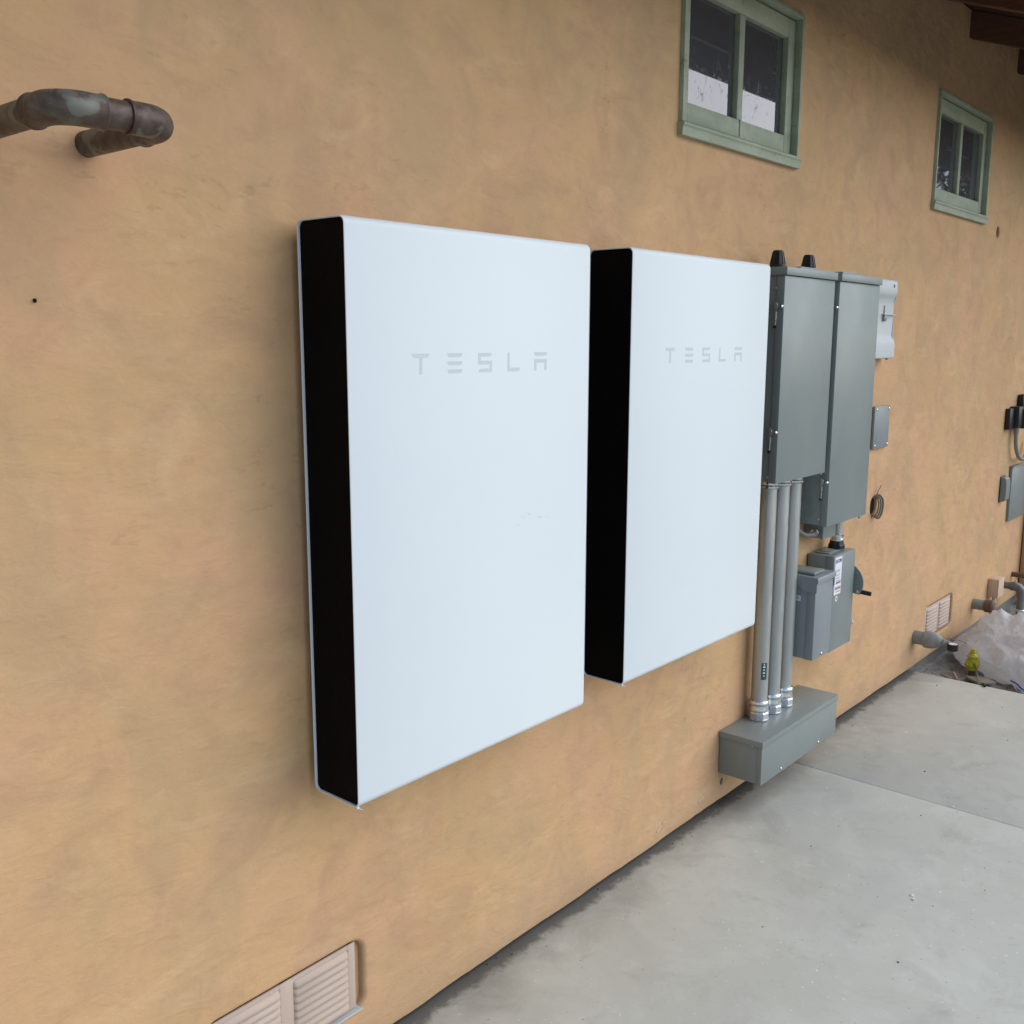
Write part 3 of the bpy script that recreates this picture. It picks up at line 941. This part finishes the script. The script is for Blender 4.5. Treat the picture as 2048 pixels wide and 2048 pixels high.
# ------------------------------------------------------------------ three conduits
def conduit(x, y, label, first=False):
    o = thing('conduit', label, 'conduit', (x, y, .285), 'galvanised conduits rising from the trough')
    b = new_bm(); tube(b, [(x, y, .30), (x, y, 1.14)], .0288, 24); obj('pipe', b, M['galv'], o)
    def fitting(z, d):
        bb = new_bm()
        lathe(bb, [(.0375, 0), (.0395, .003), (.0395, .006)], (x, y, z), (0, 0, d), 28)
        f = obj('fitting', bb, M['zinc'], o)
        bb = new_bm(); lathe(bb, [(.036, .006), (.0385, .009), (.0385, .028), (.036, .032)], (x, y, z), (0, 0, d), 10); obj('nut', bb, M['zinc'], f, smooth=20)
        bb = new_bm(); lathe(bb, [(.0345, .032), (.0360, .038), (.0345, .044), (.0335, .052), (.0335, .056), (.0365, .060), (.0370, .066), (.0335, .073), (.030, .074)], (x, y, z), (0, 0, d), 28); obj('collar', bb, M['zinc'], f)
    fitting(.2852, 1)
    b = new_bm(); lathe(b, [(.036, 0), (.037, .004), (.037, .020), (.033, .026), (.0365, .030), (.0365, .036), (.031, .040)], (x, y, 1.1648), (0, 0, -1), 28); obj('top_fitting', b, M['zinc'], o)
    if first:
        # paper sticker wrapped round the near side
        bb = new_bm()
        rr, z0, z1 = .0292, .440, .502
        ang = [R(212+5.5*k) for k in range(9)]
        lo = [bb.verts.new((x+rr*math.cos(a), y+rr*math.sin(a), z0)) for a in ang]
        hi = [bb.verts.new((x+rr*math.cos(a), y+rr*math.sin(a), z1)) for a in ang]
        for k in range(8): bb.faces.new((lo[k], lo[k+1], hi[k+1], hi[k]))
        s = obj('sticker', bb, M['sticker'], o)
        for k, (zz, w) in enumerate(((.452, .8), (.463, 1.6), (.474, 1.1), (.485, 1.7), (.494, .9))):
            bb = new_bm(); r2_ = .0296
            an = [R(232-w*5+q*w*5) for q in range(3)]
            l1 = [bb.verts.new((x+r2_*math.cos(a), y+r2_*math.sin(a), zz)) for a in an]
            h1 = [bb.verts.new((x+r2_*math.cos(a), y+r2_*math.sin(a), zz+.005)) for a in an]
            for q in range(2): bb.faces.new((l1[q], l1[q+1], h1[q+1], h1[q]))
            obj('print_mark', bb, M['label'], s)
    return o
conduit(1.967, -.050, 'galvanised conduit with a dark green sticker near its foot', True)
conduit(2.063, -.052, 'plain galvanised conduit standing in the middle of the three')
conduit(2.160, -.052, 'plain galvanised conduit closest to the grey breaker box')

# ------------------------------------------------------------------ bits under enclosure B
CB = thing('pull_box', 'small grey pull box fixed under the lower-hanging enclosure', 'junction box', (2.44, 0, .885))
part_box('body', (2.382, 2.492, -.002, -.072, .886, .957), M['grey'], CB, .002)
part_box('cover', (2.378, 2.496, -.070, -.080, .884, .956), M['grey'], CB, .002)
SC = thing('short_conduit', 'short conduit linking the safety switch top to the enclosure above', 'conduit', (2.572, -.055, .82))
b = new_bm(); tube(b, [(2.572, -.055, .85), (2.572, -.055, .9598)], .020, 20); obj('pipe', b, M['galv'], SC)
b = new_bm(); lathe(b, [(.034, 0), (.034, .012), (.030, .016), (.027, .030)], (2.572, -.055, .8205), (0, 0, 1), 8); obj('hub', b, M['blackp'], SC, smooth=20)
b = new_bm(); lathe(b, [(.0265, 0), (.0265, .006), (.023, .009), (.023, .013), (.0265, .016), (.0265, .023), (.021, .026)], (2.572, -.055, .851), (0, 0, 1), 22); obj('collar', b, M['zinc'], SC)
def spline(pts, n=10):
    P = [Vector(p) for p in pts]; P = [P[0]*2-P[1]]+P+[P[-1]*2-P[-2]]
    out = []
    for i in range(1, len(P)-2):
        for k in range(n):
            t = k/n
            a, b_, c, d = P[i-1], P[i], P[i+1], P[i+2]
            out.append(.5*((2*b_)+(-a+c)*t+(2*a-5*b_+4*c-d)*t*t+(-a+3*b_-3*c+d)*t**3))
    out.append(P[-2]); return out
FC = thing('flexible_cable', 'grey flexible cable sagging behind the conduits into the pull box', 'cable', (2.28, -.05, .91))
sp = spline([(2.165, -.020, 1.163), (2.178, -.024, 1.06), (2.20, -.030, .985), (2.232, -.042, .942), (2.285, -.050, .914), (2.34, -.050, .907), (2.385, -.050, .912)], 12)
b = new_bm(); tube(b, sp, .0085, 12); obj('cable', b, M['cable'], FC)
b = new_bm(); lathe(b, [(.0135, 0), (.0135, .008), (.011, .010), (.015, .012), (.015, .020)], (2.358, -.050, .9085), (1, 0, .12), 14); obj('connector', b, M['zinc'], FC)

# ------------------------------------------------------------------ cable coil coming out of the round hole
CC = thing('cable_coil', 'loose tan cable coil poking out of a round hole in the stucco', 'cable', (3.09, 0, .915))
for k in range(3):
    b = new_bm()
    pts = []
    ph = k*.5
    for q in range(40):
        t = q/39
        a = R(120-250*t)
        rr = .040+.006*k
        pts.append((3.088+.010*k-.010+.012*math.sin(a+ph), .012-.038*(.5+.5*math.cos(a))-.004*k, .915+rr*math.sin(a)+.003*math.sin(3*a+ph)))
    tube(b, pts, .0042, 8); obj('loop', b, M['wire'], CC)
b = new_bm(); tube(b, spline([(3.075, .02, .945), (3.085, -.008, .965), (3.10, -.012, .985), (3.125, -.015, 1.005)], 8), .0024, 6); obj('wire_end', b, M['wire'], CC)

# ------------------------------------------------------------------ far right: outlet, cable, boxes
O = thing('outdoor_outlet', 'black weatherproof outlet with a plugged-in grey cord at the right edge', 'outlet', (5.12, 0, 1.12))
part_box('back_box', (5.03, 5.12, -.001, -.030, 1.122, 1.243), M['blackp'], O, .004)
part_box('cover', (5.12, 5.21, -.001, -.055, 1.128, 1.252), M['blackp'], O, .006)
part_box('plug_body', (5.205, 5.34, -.001, -.070, 1.12, 1.235), M['blackp'], O, .006)
part_box('upper_cover', (5.27, 5.42, -.001, -.035, 1.237, 1.315), M['blackp'], O, .006)
b = new_bm(); tube(b, [(5.19, -.030, 1.13), (5.19, -.030, 1.085)], [.017, .013], 14); obj('plug', b, M['cable'], O)
b = new_bm(); tube(b, spline([(5.19, -.030, 1.09), (5.20, -.032, 1.02), (5.235, -.036, .965), (5.29, -.040, .935), (5.37, -.040, .928), (5.45, -.035, .96), (5.50, -.03, 1.03)], 10), .0115, 12); obj('cord', b, M['cable'], O)
GB = thing('grey_panel', 'flat grey utility panel below the outdoor outlet', 'panel', (5.42, 0, .55))
part_box('panel', (5.232, 5.60, -.001, -.018, .556, .884), M['grey'], GB, .003)
part_box('cap', (5.226, 5.606, -.001, -.026, .884, .892), M['grey'], GB, .002)
SB = thing('small_wall_box', 'narrow dark grey box beside the flat utility panel', 'box', (5.11, 0, .70))
b = new_bm(); prism_x(b, [(-.001, .700), (-.026, .700), (-.036, .712), (-.038, .74), (-.038, .80), (-.034, .832), (-.024, .842), (-.001, .842)], 5.046, 5.125)
obj('body', b, M['grey'], SB)
part_box('base', (5.040, 5.131, -.0005, -.006, .694, .848), M['blackp'], SB, .002)

# ------------------------------------------------------------------ bent copper pipe, upper left
CP = thing('copper_pipe', 'weathered copper pipe that leaves the wall, bends and runs back into it', 'pipe', (-.46, 0, 1.94))
pz, px1, px2, pye = 1.9385, -.391, -.553, -.236
pr_, er = .0205, .0232
b = new_bm(); tube(b, [(px1, .02, pz), (px1, pye+.055, pz)], pr_, 24); obj('pipe', b, M['copper'], CP)
b = new_bm(); tube(b, [(px2, .02, pz), (px2, pye+.055, pz)], pr_, 24); obj('pipe', b, M['copper'], CP)
b = new_bm(); tube(b, [(px1-.05, pye, pz), (px2+.05, pye, pz)], pr_+.0005, 24); obj('pipe', b, M['copper'], CP)
def elbow(x, s):
    b = new_bm(); rad = .038
    pts, rs = [], []
    for d_, r_ in ((.030, er+.0012), (.027, er+.0016), (.024, er), (.0, er)):
        pts.append((x, pye+rad+d_, pz)); rs.append(r_)
    for k in range(1, 12):
        a = R(90*k/12)
        pts.append((x+s*rad*(1-math.cos(a)), pye+rad-rad*math.sin(a), pz)); rs.append(er)
    for d_, r_ in ((.0, er), (.020, er), (.023, er+.0016), (.026, er+.0012)):
        pts.append((x+s*(rad+d_), pye, pz)); rs.append(r_)
    tube(b, pts, rs, 26)
    return obj('elbow', b, M['copper'], CP)
elbow(px1, -1); elbow(px2, 1)
b = new_bm(); lathe(b, [(.004, 0), (.004, .008), (.002, .010)], (px2, -.045, pz+.0195), (0, 0, 1), 8); obj('nub', b, M['copper'], CP)

# ------------------------------------------------------------------ pipe stubs, low right
P1 = thing('pressure_test_stub', 'grey drain stub with reducer and a black dial gauge, left of the white bag', 'pipe', (3.74, 0, .175))
px, pz = 3.74, .175
def yl(name, prof, mat, parent, x, z, n=22, y=0.0):
    b = new_bm(); lathe(b, prof, (x, y, z), (0, -1, 0), n); return obj(name, b, M[mat], parent)
yl('pipe', [(.034, -.01), (.034, .058)], 'pvc', P1, px, pz)
yl('coupling', [(.036, .052), (.043, .056), (.044, .070), (.043, .088), (.038, .104), (.026, .128), (.019, .136)], 'pvc', P1, px, pz)
yl('nipple', [(.016, .130), (.016, .150), (.0125, .152), (.0125, .172)], 'pvc', P1, px, pz)
yl('clamp', [(.0385, .050), (.0385, .054)], 'inkgrey', P1, px, pz)
b = new_bm(); lathe(b, [(.022, 0), (.026, .003), (.026, .027), (.0275, .029), (.0275, .034), (.0245, .035), (.0245, .032)], (px, -.186, .142), (0, 0, 1), 26); ga = obj('gauge', b, M['blackp'], P1)
b = new_bm(); lathe(b, [(.0243, .0), (.0243, .0015)], (px, -.186, .1742), (0, 0, 1), 24); obj('dial', b, M['dial'], ga)
b = new_bm(); box(b, px-.001, px+.001, -.186, -.200, .1757, .1763); obj('needle', b, M['inkblack'], ga)
b = new_bm(); tube(b, [(px+.01, -.15, .19), (px+.02, -.16, .196), (px+.03, -.19, .192), (px+.05, -.235, .180)], .0026, 8); obj('wire_tail', b, M['iron'], P1)

P2 = thing('capped_stub', 'short grey pipe stub with a rusty cap above the white bag', 'pipe', (4.70, 0, .152))
yl('pipe', [(.030, -.01), (.030, .075)], 'pvc', P2, 4.70, .152)
yl('cap', [(.033, .066), (.037, .070), (.037, .108), (.030, .116), (.012, .118)], 'rust', P2, 4.70, .152)

BB = thing('beige_box', 'beige plastic box low on the wall beside the grey pipe', 'junction box', (5.03, 0, .14))
part_box('body', (4.975, 5.080, -.001, -.056, .138, .248), M['beige'], BB, .003)
part_box('cover', (4.972, 5.083, -.055, -.062, .136, .250), M['beige'], BB, .003)
b = new_bm(); tube(b, [(5.02, -.03, .138), (5.02, -.03, .09)], .012, 10); obj('spout', b, M['beige'], BB)

IP = thing('iron_pipe', 'dark grey iron pipe bending down into the ground behind the bag', 'pipe', (5.25, 0, .16))
b = new_bm(); tube(b, [(5.25, .02, .162), (5.25, -.075, .162)], .021, 18); obj('pipe', b, M['iron'], IP)
b = new_bm(); tube(b, [(5.25, -.06, .162), (5.25, -.085, .162), (5.25, -.105, .157), (5.25, -.118, .143), (5.25, -.122, .120), (5.25, -.122, .10)], [.027, .027, .028, .028, .027, .027], 18); obj('elbow', b, M['iron'], IP)
b = new_bm(); tube(b, [(5.25, -.122, .11), (5.25, -.122, -.12)], .022, 18); obj('riser', b, M['iron'], IP)
b = new_bm(); lathe(b, [(.027, 0), (.029, .004), (.029, .012), (.027, .016)], (5.25, -.122, .012), (0, 0, 1), 18); obj('coupling', b, M['zinc'], IP)
b = new_bm(); lathe(b, [(.010, 0), (.010, .012), (.006, .014)], (5.25, -.085, .186), (0, 0, 1), 6); obj('plug', b, M['zinc'], IP)
b = new_bm(); tube(b, [(5.5, .02, .182), (5.5, -.50, .182)], .0165, 16)
tag(obj('rusty_pipe', b, M['rust']), 'thin rusty brown pipe sticking out above the bent iron pipe', 'pipe')

# ------------------------------------------------------------------ white plastic bag
def bag_mesh():
    b = new_bm()
    bmesh.ops.create_icosphere(b, subdivisions=6, radius=1)
    c = Vector((4.36, -.385, -.035))
    for v in b.verts:
        d = v.co.normalized()
        th = math.atan2(d.y, d.x)
        r = 1.0
        r += .20*mnoise.noise(d*1.6+Vector((3, 1, 5)))
        f = 1-abs(mnoise.noise(d*2.6+Vector((1, 7, 2))))*2
        r += .075*f-.02
        f2 = 1-abs(mnoise.noise(Vector((d.x*5, d.y*5, d.z*2.2))+Vector((9, 2, 4))))*2
        r += .06*f2
        f3 = 1-abs(mnoise.noise(Vector((d.x*11, d.y*11, d.z*5))+Vector((4, 4, 4))))*2
        r += .018*f3
        p = Vector((d.x*.40*r, d.y*.325*r, d.z*(.215 if d.z > 0 else .12)*r))
        for (ax, ay, hh, ww) in ((.02, .200, .050, .075), (.0, .02, .035, .10), (.05, -.15, .03, .10)):
            q = math.hypot(p.x-ax, p.y-ay)
            if d.z > 0: p.z += hh*math.exp(-(q/ww)**2)*(1+.35*f3)
        p.y += min(0, p.x)*.36
        if d.z < -.2: p.z = max(p.z, -.100+.008*f2)
        v.co = c+p
    return b
bg_ = obj('plastic_bag', bag_mesh(), M['bag'], smooth=180)
tag(bg_, 'crumpled white plastic bag lying on the dirt beyond the concrete edge', 'bag')

# blue print lying on the bag's lower flank
from mathutils.bvhtree import BVHTree
bv = BVHTree.FromPolygons([v.co.copy() for v in bg_.data.vertices], [tuple(p.vertices) for p in bg_.data.polygons])
def on_bag(name, uv):
    b = new_bm()
    rows = []
    for y, z, w in uv:
        row = []
        for s in (-1, 1):
            o_ = Vector((3.6, y+s*w[0], z+s*w[1]))
            hit = bv.ray_cast(o_, Vector((1, 0, -.02)))
            if hit[0] is None: break
            row.append(b.verts.new(hit[0]+Vector((-.0035, 0, .001))))
        if len(row) == 2: rows.append(row)
    for a, c in zip(rows, rows[1:]): b.faces.new((a[0], a[1], c[1], c[0]))
    if rows: obj(name, b, M['bluebag'], bg_)
on_bag('bag_print', [(-.400-.010*k, -.018+.010*math.sin(k*.35)-.0030*k, (.001, .005)) for k in range(10)])
on_bag('bag_print', [(-.435-.007*k, -.040-.0015*k, (.001, .006)) for k in range(5)])

# ------------------------------------------------------------------ small yellow hydrant-shaped valve
HY = thing('yellow_valve', 'small yellow hydrant-shaped valve standing in front of the white bag', 'valve', (4.05, -.200, -.08))
hx, hy = 4.05, -.200
b = new_bm(); lathe(b, [(.0165, -.03), (.0165, .048)], (hx, hy, -.075), (0, 0, 1), 16); obj('riser', b, M['rust'], HY)
hz = -.031
b = new_bm(); lathe(b, [(.018, 0), (.0265, .001), (.0275, .010), (.020, .014), (.0195, .040)], (hx, hy, hz), (0, 0, 1), 22); obj('barrel', b, M['yellow'], HY)
b = new_bm(); lathe(b, [(.0205, .040), (.030, .042), (.0305, .054), (.0215, .056), (.0215, .066), (.0275, .068), (.0275, .074), (.0225, .076), (.019, .084), (.013, .089), (.012, .091)], (hx, hy, hz), (0, 0, 1), 22); obj('bonnet', b, M['yellow'], HY)
b = new_bm(); lathe(b, [(.0155, 0), (.0155, .006), (.0105, .007), (.0105, .018), (.009, .019)], (hx, hy, hz+.091), (0, 0, 1), 8); obj('top_nut', b, M['yellow'], HY, smooth=20)
b = new_bm(); lathe(b, [(.015, .012), (.0205, .018), (.0205, .029), (.016, .032), (.010, .033), (.009, .040)], (hx, hy, hz+.030), (-.78, .50, 0), 18); obj('outlet_cap', b, M['yellow'], HY)
for s_ in (-1, 1):
    b = new_bm(); lathe(b, [(.011, .016), (.0145, .024), (.0145, .032), (.008, .036)], (hx, hy, hz+.032), (.45*s_, s_, 0), 14); obj('side_cap', b, M['yellow'], HY)

# ------------------------------------------------------------------ scraps on the dirt
b = new_bm(); box(b, -.075, .075, -.045, .045, -.006, .006, .002)
bmesh.ops.transform(b, matrix=Matrix.Translation((3.93, -.275, -.038)) @ Matrix.Rotation(R(38), 4, 'Z') @ Matrix.Rotation(R(8), 4, 'Y'), verts=b.verts)
tag(obj('board_scrap', b, M['slabw']), 'mossy board scrap lying below the yellow valve', 'board')
for k, (x, y, a, l_) in enumerate(((3.86, -.135, 1.2, .07), (3.90, -.165, .5, .09))):
    b = new_bm()
    d = Vector((math.cos(a), math.sin(a), .12))*l_/2
    c = Vector((x, y, -.035))
    tube(b, [c-d, c, c+d], [.006, .008, .005], 7)
    tag(obj('wood_scrap', b, M['stick']), ('short upright-looking pale wood scrap beside the slab edge', 'longer pale wood scrap lying next to the short one')[k], 'wood scrap', 'wood scraps on the dirt')
b = new_bm(); tube(b, spline([(4.06, -.215, -.03), (4.0, -.236, -.024), (3.92, -.265, -.020), (3.84, -.296, -.012), (3.76, -.330, .004), (3.735, -.342, .006)], 8), .0028, 7)
cr = obj('cord', b, M['cable'])
tag(cr, 'thin grey cord with a black tip trailing over the slab edge', 'cord')
b = new_bm(); tube(b, [(3.745, -.338, .006), (3.715, -.352, .006)], [.0055, .0065], 9); obj('cord_tip', b, M['blackp'], cr)

# stones in the dirt bed and chips on the slab: too many to count
def lump(bm, p, r, rnd, flat=.6):
    q = bmesh.new(); bmesh.ops.create_icosphere(q, subdivisions=1, radius=r)
    for v in q.verts: v.co = Vector((v.co.x*(.7+.6*rnd.random()), v.co.y*(.7+.6*rnd.random()), v.co.z*flat*(.7+.5*rnd.random())))
    append(bm, q, Matrix.Translation(p) @ Matrix.Rotation(rnd.random()*6, 4, 'Z'))
rnd = random.Random(3)
b = new_bm()
for _ in range(420):
    x = 3.76+rnd.random()**1.3*1.6; y = .02-rnd.random()*1.2
    lump(b, Vector((x, y, -.062+.025*mnoise.noise(Vector((x*3, y*3, 0)))+.016*mnoise.noise(Vector((x*13, y*13, 4))))), .004+.012*rnd.random()**2.5, rnd)
obj('gravel', b, M['found'], kind='stuff', smooth=60)
b = new_bm()
for _ in range(150):
    x = rnd.uniform(-.6, 3.6); y = -rnd.random()*2.2-.08
    lump(b, Vector((x, y, .0005)), .0015+.0035*rnd.random()**2.2, rnd, .5)
for x, y, r_ in ((1.62, -.74, .006), (1.64, -.73, .006)): lump(b, Vector((x, y, .002)), r_, rnd)
obj('debris', b, M['debris'], kind='stuff', smooth=60)
b = new_bm()
for _ in range(55):
    x = rnd.uniform(-.6, 3.6); y = -rnd.random()*2.2-.05
    lump(b, Vector((x, y, .0005)), .0015+.003*rnd.random()**2, rnd, .6)
for _ in range(70):                                  # grit that collects along the wall foot
    x = rnd.uniform(-.2, 3.7); y = .01-abs(rnd.gauss(0, .035))
    lump(b, Vector((x, y, .0005)), .001+.0022*rnd.random()**2, rnd, .6)
obj('grit', b, M['pebble'], kind='stuff', smooth=60)

# ------------------------------------------------------------------ unseen tree past the house, added to darken the far window's reflection
TR = thing('added_tree', 'unseen leafy tree added past the far end of the house to darken the far window glass', 'tree', (15.5, -3.4, -.34))
b = new_bm()
tube(b, [(15.5, -3.4, -.34), (15.45, -3.42, 1.2), (15.55, -3.35, 2.4), (15.5, -3.4, 3.6)], [.17, .13, .11, .06], 10)
tk = obj('trunk', b, M['stick'], TR)
for k in range(6):
    a = k*1.05
    b = new_bm(); tube(b, [(15.52, -3.38, 1.9+.2*k), (15.5+.7*math.cos(a), -3.4+.7*math.sin(a), 2.7+.22*k), (15.5+1.3*math.cos(a), -3.4+1.3*math.sin(a), 3.2+.25*k)], [.06, .04, .015], 7)
    obj('limb', b, M['stick'], TR)
rl = random.Random(21)
b = new_bm()
for _ in range(5200):
    cl = rl.randrange(16)
    rc = random.Random(cl)
    cc = Vector((15.5+rc.uniform(-1.3, 1.3), -3.4+rc.uniform(-1.2, 1.2), rc.uniform(1.7, 4.9)))
    d = Vector((rl.gauss(0, 1), rl.gauss(0, 1), rl.gauss(0, 1))).normalized()*(.75*rl.random()**.4)
    p = cc+d
    u = Vector((rl.gauss(0, 1), rl.gauss(0, 1), rl.gauss(0, 1))).normalized(); w = u.orthogonal().normalized()
    q = .05+.05*rl.random()
    b.faces.new([b.verts.new(p+o_) for o_ in (u*q, w*q*.45, -u*q, -w*q*.45)])
cr_ = obj('crown', b, M['leaf'], TR, smooth=None, kind='stuff')
